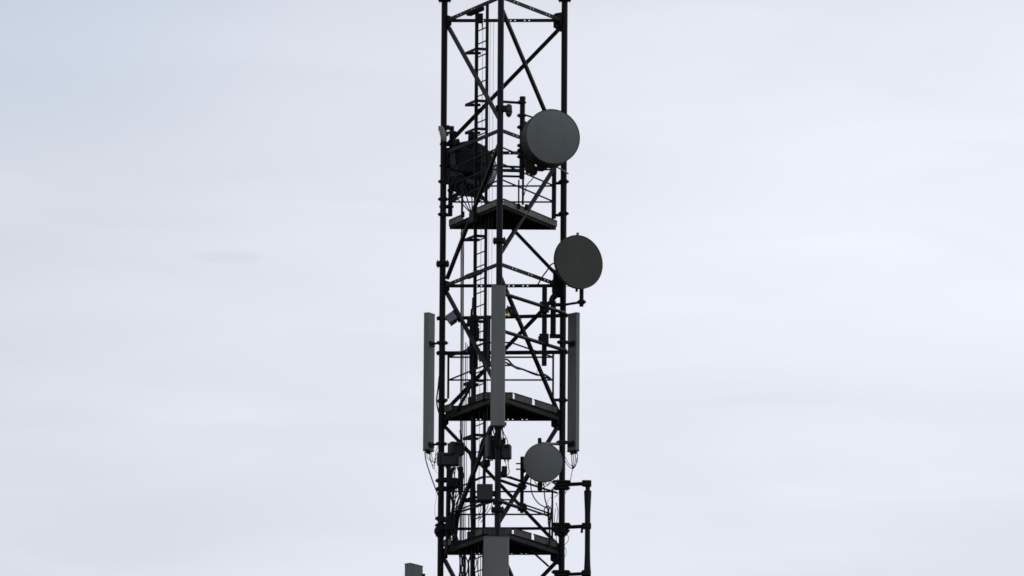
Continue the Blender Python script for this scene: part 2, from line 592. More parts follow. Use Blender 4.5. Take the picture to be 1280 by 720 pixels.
for px, py, leg_ in ((704, 227, 'R'), (703.5, 267, 'R'), (552, 227, 'L'), (552, 249, 'L'), (551.5, 268, 'L')):
    clamp(pl1, (LEG[leg_].x, LEG[leg_].y, at(px, py, LEG[leg_].y).z), .075, .024, 0)
for px, py, pc in ((698, 229, 703), (698, 269, 703), (558, 229, 552), (557, 269, 552)):
    MB().box(at(px, py, YBK - .02), .07, .03, .02).build('bracket', 'steel', pl1)
MB().box(at(648, 258, yR(648) - .01), .035, .03, .045, bevel=.006).build('post_foot', 'steel', pl1)
MB().box(at(658, 259, yR(658) - .0), .03, .03, .05, bevel=.006).build('post_foot', 'steel', pl1)
MB().box(at(578.5, 268, yL(578) + .02), .032, .03, .05, bevel=.006).build('post_foot', 'steel', pl1)
MB().box(at(592, 272, yL(592) + .02), .09, .05, .10, DL, nl, UP, .008).build('hatch_frame', 'steel', pl1)


def lower_platform(shift, label):
    yb = 0.52
    zt = at(696, 508.5 + shift, yb).z
    pyc = 508 + shift
    k = shift / 168.0
    o = [XY(555.5 - 1 * k, yb, pyc), XY(697 - .6 * k, yb, pyc), XY(641 - 1 * k, -0.66, pyc), XY(605 - 1 * k, -0.66, pyc)]
    rails = []
    for d in (62.0, 33.5):
        a, b = at(561 - k, 508.5 + shift - d, yb - .02), at(691.5 - k, 508.5 + shift - d, yb - .02)
        c1, c2 = at(639 - k, 490.2 + shift - d, -.62), at(606 - k, 490.2 + shift - d, -.62)
        rails += [(a, b), (b, c1), (c1, c2), (c2, a)]
    posts = [(at(560.5 - k, 444 + shift, yb - .02), at(560.2 - k, 498 + shift, yb - .02), .021),
             (at(691.5 - k, 443 + shift, yb - .02), at(691.2 - k, 506 + shift, yb - .02), .019),
             (at(587 - k, 475 + shift, yL(587) + .35), at(587 - k, 512 + shift, yL(587) + .35), .012)]
    ks = [(0, 0, 1, 'kick_dark'), (1, .02, .515, 'kick_dark'), (1, .575, .965, 'kick_dark'), (2, .0, .98, 'kick_dark'),
          (3, .02, .19, 'kick_dark'), (3, .80, .98, 'kick_dark'), (3, .20, .40, 'deck')]
    t = platform(at(628, 525 + shift, 0), label, o, zt, .118, .112, ks, rails, posts, .015)
    for px, py, leg_ in ((552, 501, 'L'), (703, 500, 'R')):
        p = at(px, py + shift, LEG[leg_].y - .02)
        clamp(t, (LEG[leg_].x, LEG[leg_].y, p.z), .07, .03)
    MB().box(at(556.5, 500 + shift, yb), .045, .025, .02).build('bracket', 'steel', t)
    MB().box(at(697, 500 + shift, yb), .055, .025, .022).build('bracket', 'steel', t)
    return t


pl2 = lower_platform(0, 'middle work platform with slits between its kick plates, behind the central panel antenna')
pl3 = lower_platform(168, 'lowest work platform, its kick plates slit, behind the wide panel at the bottom edge')

# ------------------------------------------------------------------ dish antennas


def hvec(deg):
    """Horizontal unit vector: 0 points at the camera, positive turns to the right of the picture."""
    return Vector((math.sin(R(deg)), -math.cos(R(deg)), 0))


def dish(loc, label, c, deg, rad, depth, radome, shroud='shroud', lip=.012, shell='backshell', bulge=.03):
    """c: centre of the front rim."""
    n_ = hvec(deg)
    t = thing('dish_antenna', loc, label, 'dish antenna', 'round microwave dishes on the mast')
    fr = [(bulge * (1 - (i / 8) ** 2), rad * .985 * i / 8) for i in range(9)]
    MB().lathe(c, n_, fr + [(-.012, rad * .985)], 64).build('radome', radome, t)
    sh = MB().lathe(c, n_, [(0.004, rad * .983), (.004, rad + .004), (-lip * 2, rad + .004), (-lip * 2, rad - .006), (-depth, rad - .006), (-depth, rad + .003), (-depth - .02, rad + .003), (-depth - .02, rad * .97)], 64).build('shroud', shroud, t)
    bk = [(-depth - .012, rad * .972)] + [(-depth - .012 - .17 * rad * 2 * (1 - (r_ / 6) ** 2) * .62, rad * .96 * r_ / 6) for r_ in range(6, 1, -1)]
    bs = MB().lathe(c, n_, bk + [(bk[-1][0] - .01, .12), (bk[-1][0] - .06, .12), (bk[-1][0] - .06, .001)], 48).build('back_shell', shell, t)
    return t, n_, bk[-1][0] - .06


VIEWUP = Vector((0, 0, 1))
# --- upper right dish
Yd = -1.62
c1 = at(691.0, 170.6, Yd)
d1, n1, back1 = dish(at(653, 222, -1.12), 'grey drum dish at the top right, its deep shroud showing on the left', c1, 15, .497, .34, 'dish', 'shroud', bulge=.055)
pp = (at(653.2, 121.5, -1.12), at(652.3, 223.5, -1.12))
rod('mount_pipe', pp[0], pp[1], .048, 'steel', d1, 14)
rod('pipe_cap', at(653.2, 121.0, -1.12), at(653.2, 125, -1.12), .055, 'steel', d1, 14)
rod('mount_arm', at(626, 127.0, -1.17), at(651, 128.6, -1.12), .024, 'steel', d1, 10)
for py in (208, 213.5, 220):
    rod('mount_arm', at(624, py, -1.19), at(653, py + .8, -1.12), .021, 'steel', d1, 8)
for py in (144.5, 159, 182, 128, 188, 196):
    z_ = at(652, py, -1.12)
    cl = clamp(d1, z_, .062, .024, 0, 'pipe_clamp')
hb = c1 + n1 * back1
for dz_ in (-.14, .10):
    a_, b_ = hb + UP * dz_ + n1 * .03, Vector((pp[0].x, -1.12, hb.z + dz_))
    rod('back_bracket', a_, b_, .03, 'steel', d1, 10)
rod('strut', at(656, 143.5, -1.15), at(668, 147.5, -1.28), .016, 'steel', d1, 8)
rod('strut', at(690, 205, -1.2), at(710, 217, LEG['R'].y - .12), .014, 'steel', d1, 8)
for (px, py, w_, h_, dd) in ((662, 207, 6.5, 9, .10), (666, 213, 5, 6, .08), (659, 197, 5, 6, .07)):
    MB().box(at(px, py, -1.2), w_ / 70, dd, h_ / 70, (1, 0, .25), (0, 1, 0), (-.25, 0, 1), .03).build('radio_unit', 'rust', d1)
MB().lathe(at(677, 210, -1.3), (1, -.4, -.1), [(-.09, .02), (-.08, .06), (.02, .065), (.05, .045), (.09, .045), (.1, .01)], 16).build('feed_elbow', 'rust', d1)
cable('jumper_cable', [at(671, 212, -1.22), at(666, 223, -1.1), at(659, 231, -.95), at(655, 244, -.7)], .009, 'rubber', d1)
MB().box(at(655.8, 171, -1.3), .03, .05, .28, bevel=.01).build('side_bracket', 'shroud', d1)

# --- right-hand dish, turned further to the right
YP = .30
c2 = at(723.9, 327.3, .02)
d2, n2, back2 = dish(at(727, 382, YP), 'brown-grey oval-looking dish sticking out past the right mast leg', c2, 30, .485, .05, 'dish_warm', 'dish_warm', .006, 'dish_warm', .012)
rod('mount_pipe', at(727.2, 330, YP), at(726.8, 383, YP), .038, 'steel', d2, 12)
rod('mount_arm', at(704, 381.2, LEG['R'].y), at(728, 377.4, YP), .022, 'steel', d2, 10)
clamp(d2, at(726.9, 377.5, YP), .06, .03, 0, 'pipe_clamp')
rod('mount_arm', at(702, 340, LEG['R'].y), at(728, 336, YP), .03, 'steel', d2, 10)
for dz_ in (-.05, .1):
    rod('back_bracket', c2 + n2 * (back2 + .04) + UP * dz_, at(727.2, 330 - 60 * dz_, YP), .04, 'steel', d2, 10)
MB().box(at(722, 292.6, .02), .022, .02, .024).build('top_lug', 'greycable', d2)
MB().box(at(720.8, 362.5, .06), .022, .02, .03).build('bottom_lug', 'steel', d2)
MB().box(at(698.5, 356, LEG['R'].y - .12), .105, .05, .23, bevel=.02).build('radio_unit', 'steel', d2)
MB().prism([(-.09, -.05), (.04, -.16), (.12, -.02), (.1, .12), (-.02, .12)], at(698, 343, LEG['R'].y - .2), (1, 0, 0), (0, 0, 1), (0, .06, 0)).build('wing_bracket', 'steel', d2)
rod('strut', at(686, 333, LEG['R'].y - .1), at(717, 357, .15), .02, 'steel', d2, 8)
cable('jumper_cable', [at(699, 333, .2), at(694, 329, .1), at(688, 331.5, .05), at(684, 338, .02), at(678, 346, .02), at(672, 356, .1)], .013, 'rubber', d2)
cable('jumper_cable', [at(698, 362, .3), at(692, 368, .3), at(688, 375, .3), at(691, 379, .3)], .03, 'rubber', d2)
cable('jumper_cable', [at(704, 358, .3), at(712, 358.3, .2), at(721, 360, .15)], .004, 'rubber', d2)

# --- small lower dish
c3 = at(679.0, 577.6, -.92)
d3, n3, back3 = dish(at(653, 640, -.62), 'smallest round grey dish, low on the mast above the lowest platform', c3, 2, .345, .10, 'dish', 'dish', .008, 'backshell', .04)
rod('mount_pipe', at(652.8, 571, -.62), at(652.2, 641, -.62), .034, 'steel', d3, 12)
for py in (579.5, 586.5):
    rod('pipe_bolt', at(645, py, -.66), at(656, py, -.66), .014, 'steel', d3, 6)
MB().box(at(674.6, 551, -.8), .034, .05, .045, bevel=.008).build('top_bracket', 'steel', d3)
rod('mount_arm', at(675, 554, -.78), at(703, 555.5, LEG['R'].y), .024, 'steel', d3, 8)
rod('mount_arm', at(653, 590, -.62), at(679, 580, -.72), .03, 'steel', d3, 8)
rod('mount_tube', at(675.3, 598, -.76), at(675, 614, -.72), .036, 'steel', d3, 10)
MB().box(at(675, 608, -.7), .045, .04, .07, bevel=.01).build('radio_unit', 'steel', d3)
clamp(d3, at(652.4, 608, -.62), .07, .05, 0, 'pipe_clamp')
clamp(d3, at(652.3, 634, -.62), .075, .06, 0, 'pipe_clamp')
rod('strut', at(654, 606, -.62), at(661, 595, -.72), .026, 'rust', d3, 8)
cable('jumper_cable', [at(663.5, 597, -.74), at(663.5, 607, -.7), at(665.5, 618, -.6), at(673, 629, -.4), at(683, 634.5, -.1), at(689, 636, .2)], .011, 'greycable', d3)
cable('jumper_cable', [at(679.5, 600, -.74), at(680, 608, -.7), at(681, 622, -.4), at(684, 634, -.1), at(687, 650, .2)], .012, 'rubber', d3)
cable('jumper_cable', [at(681, 602, -.74), at(684, 606, -.6), at(689, 601, -.2), at(694, 604, .1), at(697, 599, .2)], .008, 'rubber', d3)
cable('jumper_cable', [at(668, 601, -.74), at(671, 606, -.6), at(675, 602, -.5), at(682, 608, -.3), at(690, 602, .1)], .007, 'rubber', d3)

# --- dish seen from behind, upper left
c4 = at(588.5, 213.5, 1.15)
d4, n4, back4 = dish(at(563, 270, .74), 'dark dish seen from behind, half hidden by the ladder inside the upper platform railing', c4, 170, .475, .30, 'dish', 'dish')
rod('mount_pipe', at(564.8, 158, .72), at(562.6, 270, .72), .042, 'steel', d4, 12)
for dz_ in (-.16, .12):
    rod('back_bracket', c4 + n4 * (back4 + .05) + UP * dz_, at(563.7, 214 - 68 * dz_, .72), .035, 'steel', d4, 10)
MB().box(c4 + n4 * (back4 - .07) + Vector((.02, 0, .02)), .17, .07, .2, bevel=.03).build('radio_unit', 'steel', d4)
MB().box(c4 + n4 * (back4 - .05) + Vector((-.16, 0, -.14)), .12, .07, .12, bevel=.03).build('radio_unit', 'box', d4)
MB().box(at(591, 172, .7), .085, .1, .06, bevel=.03).build('top_bracket', 'steel', d4)
rod('cross_bar', at(560, 188, .66), at(600, 183, .9), .05, 'steel', d4, 8)
rod('cross_bar', at(560, 238, .66), at(604, 236, .9), .03, 'steel', d4, 8)
rod('cross_bar', at(573, 182, .72), at(575, 240, .72), .03, 'steel', d4, 8)
for i in range(5):
    x0 = 566 + i * 6
    cable('jumper_cable', [at(x0 + 4, 218 + i * 3, .6), at(x0 - 3, 234, .5), at(x0 + 5, 246, .45), at(x0 + 9 - i, 252, .3), at(590, 268, .1)], .011, 'rubber', d4)
for (px, py, w_, h_, tl_, mt) in ((570, 178, .07, .05, .4, 'rust'), (577, 187, .13, .05, -.3, 'steel'), (566, 200, .05, .12, .1, 'box'), (583, 197, .09, .06, .2, 'backshell'),
                                  (598, 192, .08, .05, -.4, 'steel'), (572, 224, .11, .06, .3, 'steel'), (590, 228, .12, .05, -.2, 'box'), (602, 215, .05, .13, .15, 'steel'),
                                  (580, 241, .15, .045, .1, 'steel'), (596, 244, .10, .05, -.25, 'rust'), (568, 247, .06, .06, .5, 'steel'), (606, 199, .04, .09, -.3, 'box')):
    MB().box(at(px, py, .62), w_, .05, h_, (1, 0, tl_), (0, 1, 0), (-tl_, 0, 1), .015).build('fitting', mt, d4)
for (x0, y0, x1, y1) in ((566, 176, 600, 206), (604, 186, 570, 244), (562, 214, 608, 206), (575, 180, 598, 250), (562, 196, 590, 172)):
    rod('stay', at(x0, y0, .66), at(x1, y1, .68), .013, 'steel', d4, 6)
for px, py in ((552, 180), (552, 207), (551.5, 258)):
    clamp(d4, (LEG['L'].x + .06, LEG['L'].y + .02, at(px, py, LEG['L'].y).z), .11, .024, 0, 'pipe_clamp')

# ------------------------------------------------------------------ oval lamp heads
ov = thing('oval_floodlight', at(556, 168, .4), 'pale oval lamp head clamped to the left leg beside the upper platform', 'lamp')
oc = at(553.3, 167.2, .38)
hd = MB()
rows, seg = 10, 16
pts, fs = [], []
ax_ = Vector((.25, 0, -1)).normalized()
sx = ax_.cross(Vector((.35, 1, 0))).normalized()
sy = ax_.cross(sx)
for i in range(rows + 1):
    ph = math.pi * i / rows
    for j in range(seg):
        th = 2 * math.pi * j / seg
        rr_ = math.sin(ph) ** .7 if 0 < i < rows else 0.02
        pts.append(oc - ax_ * (math.cos(ph) * .145) + sx * (rr_ * .055 * math.cos(th)) + sy * (rr_ * .04 * math.sin(th)))
for i in range(rows):
    for j in range(seg):
        fs.append([i * seg + j, i * seg + (j + 1) % seg, (i + 1) * seg + (j + 1) % seg, (i + 1) * seg + j])
hd.add(pts, fs, True).build('head', 'pale', ov)
MB().box(at(549.5, 160.5, .46), .022, .02, .04).build('end_cap', 'steel', ov)
for px, py, w_, h_ in ((560, 159.5, .03, .04), (565, 163, .035, .055), (569, 166.5, .025, .035)):
    MB().box(at(px, py, .60), w_, .03, h_, bevel=.006).build('bracket', 'steel', ov)
rod('stem', at(556, 166, .42), at(566, 166, .6), .025, 'steel', ov, 8)
for px, py in ((557, 166), (559.5, 169)):
    MB().lathe(at(px, py, .40), (0, -1, 0), [(0, .001), (0, .02), (.02, .02), (.02, .001)], 10).build('nut', 'greycable', ov)

pl_ = thing('obstruction_lamp', at(632, 138, -1.25), 'small rounded dark lamp hanging beside the front leg left of the top dish', 'lamp')
lcn = at(636, 138.2, -1.26)
MB().lathe(lcn, (0, 0, -1), [(-.12, .001), (-.115, .03), (-.09, .055), (-.02, .06), (.06, .058), (.10, .04), (.122, .015), (.124, .001)], 20).build('body', 'box', pl_)
MB().lathe(lcn, (0, 0, 1), [(-.03, .0605), (-.03, .066), (-.015, .066), (-.015, .0605)], 20).build('collar', 'steel', pl_)
MB().box(at(628, 136, -1.25), .10, .05, .055, bevel=.01).build('bracket', 'steel', pl_)
MB().box(at(621.5, 135.5, -1.25), .03, .05, .05, bevel=.008).build('back_clamp', 'steel', pl_)

# ------------------------------------------------------------------ panel antennas


def panel(loc, label, c_top, height, deg, w, d, arms, anchor, ports=(4,), cap=True, tilt=0.0):
    """c_top: centre of the top face; deg: where the radiating face points; anchor: leg or pipe axis."""
    n_ = hvec(deg)
    s_ = Vector((-n_.y, n_.x, 0))
    t = thing('panel_antenna', loc, label, 'panel antenna', 'tall panel antennas on the mast')
    ax = (UP * -1 + n_ * -tilt).normalized()
    b_ = min(.03, d * .3)
    prof = [(-w / 2, -d / 2), (w / 2, -d / 2), (w / 2, d / 2 - b_)]
    for k in range(1, 4):
        a_ = math.pi / 2 * k / 4
        prof.append((w / 2 - b_ + b_ * math.cos(a_), d / 2 - b_ + b_ * math.sin(a_)))
    prof += [(w / 2 - b_, d / 2), (-w / 2 + b_, d / 2)]
    for k in range(1, 4):
        a_ = math.pi / 2 * k / 4
        prof.append((-w / 2 + b_ - b_ * math.sin(a_), d / 2 - b_ + b_ * math.cos(a_)))
    prof.append((-w / 2, d / 2 - b_))
    MB().prism(prof, c_top, s_, n_, ax * height).build('radome', 'panel', t)
    cp = [(x * 1.03, y * 1.04) for x, y in prof]
    MB().prism(cp, c_top, s_, n_, -ax * .018).build('top_cap', 'panel', t)
    bot = c_top + ax * height
    MB().prism(cp, bot, s_, n_, ax * .022).build('bottom_cap', 'panelcap', t)
    for zf in arms:
        p = c_top + ax * (height * zf)
        q = Vector((anchor.x, anchor.y, p.z))
        e_ = (q - p).normalized()
        back = p - n_ * (d / 2 + .012)
        MB().box(back, w * .36, .014, .045, s_, n_).build('back_bracket', 'steel', t)
        rod('bracket_arm', back, q, .02, 'steel', t, 8)
        clamp(t, q, .08, .03, 0, 'leg_clamp', Vector((e_.x, e_.y, 0)).normalized())
    for k in range(ports[0]):
        f_ = (k + .5) / ports[0] - .5
        p = bot + s_ * (w * .8 * f_) + ax * .02
        MB().tube([p, p + ax * .05], .013, 8).build('connector', 'steel', t)
    return t, bot, n_, s_


# left panel
yA = LEG['L'].y + .13
pA, bA, nA, sA = panel(at(536, 562, yA), 'slim panel antenna clamped outside the left leg, cables looping below it', at(536.4, 393.2, yA), 2.48, -120 - 2, .205, .118, (.22, .965), LEG['L'])
for i, (px, ex, ey, sag) in enumerate(((531.5, 547, 578, 0), (533.5, 547, 574, 8), (536.5, 547, 569, 13), (539.5, 547, 560, 10), (538, 546, 566, 17))):
    if i == 0:
        cable('jumper_cable', [at(531, 565, yA), at(532.5, 576, yA), at(537.5, 592, yA - .02), at(542.5, 606, yA - .05), at(546.5, 616, yA - .12), at(550, 624, yA - .2)], .0115, 'rubber', pA)
    else:
        cable('jumper_cable', [at(px, 565, yA), at(px + .8, 568 + sag * .5, yA), at((px + ex) / 2 + .4, 569 + sag, yA - .03), at(ex - 2, ey + 2 + sag * .2, yA - .08), at(ex + 3, ey - 4, yA - .1)], .006, 'rubber', pA)
cable('jumper_cable', [at(540, 583, yA), at(544, 588, yA), at(547, 592, yA - .1)], .003, 'greycable', pA)
# right panel
yB_ = LEG['R'].y + .16
pB, bB, nB, sB = panel(at(718, 562, yB_), 'slim panel antenna clamped outside the right leg, its browner back towards us', at(717.8, 393.0, yB_), 2.49, 136, .213, .105, (.22, .955), LEG['R'])
for i, (px, sag) in enumerate(((714.5, 0), (716.5, 0), (719, 0), (721.5, 0))):
    cable('jumper_cable', [at(px, 565, yB_), at(px + .2, 576, yB_), at(lerp(px, 715.5, .55), 583, yB_ - .02), at(715.6, 586 + i * .3, yB_ - .02)], .0075, 'rubber', pB)
cable('jumper_cable', [at(721, 572, yB_), at(720, 581, yB_), at(715.6, 586, yB_), at(710, 582, yB_ - .02), at(706.5, 576, yB_ - .08), at(705, 566, yB_ - .1)], .006, 'rubber', pB)
cable('jumper_cable', [at(716, 583, yB_), at(711, 580, yB_), at(707.5, 573, yB_ - .05), at(705.5, 569, yB_ - .1)], .005, 'rubber', pB)
cable('jumper_cable', [at(715.8, 586, yB_), at(714.5, 592, yB_), at(713, 600, yB_), at(710.5, 608, yB_ - .05), at(706.5, 617, yB_ - .1)], .007, 'greycable', pB)
# front centre panel
yC = YM - .24
pC, bC, nC, sC = panel(at(621, 531, yC), 'broad pale panel antenna in front of the middle leg, facing the viewer', at(623.2, 358.5, yC), 2.52, 3, .252, .11, (.12, .93), LEG['M'], (6,))
for i, (px, ex, ey) in enumerate(((614, 617, 552), (616.5, 619, 556), (619, 620, 560), (622, 621, 562), (625, 624, 560), (628, 627, 558))):
    cable('jumper_cable', [at(px, 534, yC), at(px + .3, 540, yC), at(lerp(px, ex, .6) + (1.5 if i % 2 else -1), 547, yC + .05), at(ex, ey, yC + .16)], .012, 'rubber', pC)
cable('jumper_cable', [at(627.5, 534, yC), at(629.5, 541, yC), at(634, 550, yC + .05), at(634.8, 556, yC + .1), at(634.5, 560, yC + .15)], .008, 'rubber', pC)
MB().box(at(631.5, 530, yC + .12), .022, .03, .028).build('side_lug', 'steel', pC)
# wide panel at the bottom edge
yD = YM - .30
pD, bD, nD, sD = panel(at(620, 800, yD), 'widest panel antenna, standing on the front leg and cut by the bottom edge', at(620.5, 673, yD), 1.95, 2, .445, .14, (.1, .9), LEG['M'], (6,))
# lower-left panel, only its top in frame
yE = LEG['L'].y + .26
pE, bE, nE, sE = panel(at(517, 800, yE), 'wide panel antenna whose top just rises into the lower left of the mast', at(516.8, 707.2, yE), 1.95, -128, .355, .145, (.3, .9), LEG['L'], (6,))
MB().box(at(529.5, 719.5, yE - .12), .03, .03, .03).build('side_lug', 'steel', pE)

# ------------------------------------------------------------------ mounting frames round the mast


def frame(label, loc, bars):
    t = thing('mounting_frame', loc, label, 'pipe frame', 'pipe frames clamped round the mast')
    for a, b, r_ in bars:
        rod('pipe', a, b, r_, 'steel', t, 12)
    return t


YF = YB + .10
f1 = frame('upper pipe frame round the mast, level with the tops of the slim panels', at(628, 398, 0), [
    (at(546, 398.2, YF), at(707.5, 394.4, YF), .034), (at(629, 367, yR(629) - .09), at(706, 391.5, LEG['R'].y - .10), .033)])
f2 = frame('lower pipe frame round the mast, just above the middle platform railing', at(628, 442, 0), [
    (at(546, 441.6, YF), at(707.5, 440.2, YF), .037), (at(629, 414, yR(629) - .09), at(707, 438.2, LEG['R'].y - .10), .033)])
f3 = frame('low pipe frame round the mast between the smallest dish and the lowest platform', at(628, 661, 0), [
    (at(545, 661.2, YF), at(707, 660.4, YF), .027), (at(627, 601, yR(627) - .07), at(652, 609.5, yR(652) - .07), .028),
    (at(622, 625.5, yR(622) - .07), at(652, 635.5, yR(652) - .07), .032), (at(650, 633, yR(652) - .07), at(686, 645, yR(686) - .05), .018),
    (at(627, 594, yR(627) + .05), at(696, 616, yR(696) + .05), .019), (at(571, 641, yL(571) + .06), at(619, 626, yL(619) + .06), .019)])
for t, rows_ in ((f1, ((703.6, 394, 'R'), (552.8, 397.5, 'L'))), (f2, ((703.4, 440, 'R'), (552.5, 441, 'L'))),
                 (f3, ((550.8, 600.5, 'L'), (550.6, 611, 'L'), (550.4, 648, 'L'), (550.4, 656.5, 'L'), (702.2, 656, 'R')))):
    for px, py, leg_ in rows_:
        clamp(t, (LEG[leg_].x, LEG[leg_].y + .02, at(px, py, LEG[leg_].y).z), .085, .028, 0)

# uprights behind the right leg
up1 = thing('upright_post', at(680.5, 457, yR(680) - .05), 'square dark upright left of the right leg, below the oval dish', 'post')
MB().box((at(681, 358, yR(681) - .05) + at(680, 457, yR(681) - .05)) / 2, .045, .045, (at(681, 358, 0).z - at(680, 457, 0).z) / 2, bevel=.006).build('tube', 'steel', up1)
for px, py in ((680.5, 384), (680, 424)):
    MB().box(at(px, py, yR(680) - .11), .085, .03, .10, bevel=.01).build('clamp_plate', 'steel', up1)
MB().box(at(675.5, 423, yR(680) - .1), .04, .03, .035).build('clamp_nut', 'steel', up1)
rr1 = thing('radio_unit', at(691.5, 420, LEG['R'].y - .15), 'slim blue-black radio unit beside the right leg under the oval dish', 'radio unit')
MB().box((at(691.6, 375.5, LEG['R'].y - .2) + at(691.3, 419, LEG['R'].y - .2)) / 2, .05, .045, .31, bevel=.012).build('case', 'bluesteel', rr1)
MB().box(at(696, 420.3, LEG['R'].y - .16), .13, .04, .032).build('lower_bracket', 'steel', rr1)
MB().box(at(698, 381, LEG['R'].y - .14), .10, .04, .026).build('upper_bracket', 'steel', rr1)
for i in range(4):
    MB().box(at(688.9 + i * 1.7, 397, LEG['R'].y - .248), .005, .006, .25).build('fin', 'bluesteel', rr1)

# ------------------------------------------------------------------ boxes and lamps by the middle
tilt = R(36)
TX, TZ = Vector((math.cos(tilt), 0, math.sin(tilt))), Vector((-math.sin(tilt), 0, math.cos(tilt)))
yq = yL(566) - .12
jb = thing('junction_box', at(566, 405, yq), 'small blue-grey box tilted on the diagonal brace above the left slim panel', 'junction box')
MB().box(at(563.8, 397.2, yq), .082, .07, .078, TX, (0, 1, 0), TZ, .008).build('case', 'bluebox', jb)
MB().box(at(567.2, 403.8, yq + .01), .012, .06, .070, TZ, (0, 1, 0), TX, .004).build('lid', 'steel', jb)
MB().box(at(571.2, 393.2, yq + .04), .05, .045, .10, TX, (0, 1, 0), TZ, .01).build('mount_clamp', 'bluesteel', jb)
MB().box(at(574, 399, yq + .05), .04, .04, .05, TX, (0, 1, 0), TZ, .01).build('mount_clamp', 'steel', jb)

fl = thing('floodlight', at(640, 396, -.7), 'small floodlight with a warm yellowish lens right of the central panel', 'floodlight')
FA = Vector((math.cos(R(20)), 0, -math.sin(R(-20)) * 1)).normalized()
tx = Vector((math.cos(R(-22)), 0, math.sin(R(-22)))); tz = Vector((math.sin(R(22)), 0, math.cos(R(22))))
tz = Vector((-.33, 0, .94)); tx = Vector((.94, 0, .33))
yfl = -.72
MB().box(at(640.6, 389, yfl), .045, .07, .088, tx, (0, 1, 0), tz, .012).build('housing', 'bluesteel', fl)
MB().box(at(636.6, 389.2, yfl - .01), .014, .075, .096, tx, (0, 1, 0), tz, .004).build('bezel', 'steel', fl)
# reflector bowl open towards the lower left
MB().lathe(at(637.2, 389.3, yfl - .055), (tx * -1 + Vector((0, -.75, -.15))), [(0, .001), (.004, .035), (.018, .062), (.04, .078)], 24).build('lens', 'lens', fl)
rod('yoke', at(641, 395, yfl + .02), at(648, 397, yfl + .25), .018, 'steel', fl, 8)
cable('lamp_cable', [at(643, 395, yfl), at(645, 400, yfl), at(649, 402, yfl + .05), at(652, 398, yfl + .2)], .006, 'rubber', fl)

tb = thing('radio_unit', at(608.5, 460, yL(608) + .45), 'tall narrow dark unit against the right ladder rail behind the central panel', 'radio unit')
MB().box((at(608.8, 394, yL(608) + .45) + at(608.0, 460, yL(608) + .45)) / 2, .06, .05, .47, DL, nl, UP, .01).build('case', 'steel', tb)
for py in (402, 425, 450):
    MB().box(at(605, py, yL(605) + .4), .09, .03, .022).build('bracket', 'steel', tb)


def radio(label, px, py, Y, w, h, d, mat='box', yaw=0.0, fins=0, ports=3, group='remote radio boxes under the middle platform'):
    t = thing('radio_unit', at(px, py + h * 34, Y), label, 'radio unit', group)
    X = Vector((math.cos(R(yaw)), math.sin(R(yaw)), 0)); Yv = Vector((-X.y, X.x, 0))
    c = at(px, py, Y)
    MB().box(c, w / 2, d / 2, h / 2, X, Yv, UP, .018).build('case', mat, t)
    for i in range(fins):
        f_ = (i + .5) / fins - .5
        MB().box(c + X * (w * .9 * f_) - Yv * (d / 2 + .01), .004, .012, h * .42, X, Yv).build('fin', mat, t)
    MB().box(c + Yv * (d / 2 + .02), w * .3, .022, h * .3, X, Yv).build('mount_plate', 'steel', t)
    if w > .12:
        for s_ in (-1, 1):
            MB().box(c + X * (w * .36 * s_) - Yv * (d / 2 + .012), .012, .012, h * .36, X, Yv, UP, .004).build('rib', mat, t)
        MB().box(c - Yv * (d / 2 + .004) + UP * h * .3, w * .2, .004, h * .07, X, Yv).build('plate', 'steel', t)
    for i in range(ports):
        p = c + X * (w * .7 * ((i + .5) / ports - .5)) - UP * (h / 2)
        MB().tube([p + UP * .01, p - UP * .045], .014, 8).build('connector', 'steel', t)
    return t


radio('dark grey radio box wrapped against the left leg below the slim panel', 560.5, 574.5, LEG['L'].y - .22, .40, .235, .16, 'box', -6, 0, 4)
radio('dark radio box set behind and above the one on the left leg', 570, 561.5, .45, .26, .24, .2, 'box', 20, 0, 3)
radio('finned radio box left of the front leg, below the central panel', 613, 559, YM + .22, .15, .40, .2, 'box', 20, 4, 3)
radio('short ribbed radio box right of the front leg, below the central panel', 633.2, 565, YM + .04, .165, .26, .16, 'box', -8, 0, 2)
sm = radio('brown rusted fitting on the diagonal left of the front leg', 607, 579.5, YM + .5, .14, .13, .14, 'rust', 15, 0, 2)
sm.name = 'pipe_fitting'
sm['category'] = 'fitting'
del sm['group']
radio('narrow upright dark unit below the left leg radio boxes', 575.5, 599, .35, .09, .46, .1, 'steel', 0, 0, 2)
cb = thing('cabinet', at(606, 627, YM + .0), 'small square blue-grey cabinet strapped to the left of the front leg', 'cabinet')
MB().box(at(606, 616, YM + .02), .142, .085, .145, bevel=.008).build('case', 'box', cb)
MB().box(at(605.6, 616, YM - .068), .118, .004, .12).build('door', 'box', cb)
MB().box(at(606, 626.8, YM + .02), .130, .075, .012).build('base', 'steel', cb)
MB().box(at(618, 618, YM + .02), .06, .05, .03).build('strap', 'steel', cb)
MB().box(at(622, 627, YM + .01), .085, .065, .05, bevel=.01).build('strap', 'bluesteel', cb)
for i in range(4):
    cable('cable_tail', [at(601 + i * 4.5, 628, YM), at(601 + i * 4.4, 633, YM), at(604 + i * 2 - 4 + i, 641, YM + .3), at(592 + i * 3, 647 + i * 2, YM + .6)], .007, 'rubber', cb)
lp = thing('lower_pole', at(560, 692, .45), 'dark vertical pipe close beside the left leg, above the lowest platform', 'pole')
rod('pipe', at(561, 582, .42), at(559.5, 691, .42), .042, 'steel', lp, 12)
for py in (600, 611, 650, 660):
    MB().box(at(558, py, .42), .12, .05, .04, bevel=.01).build('clamp', 'steel', lp)

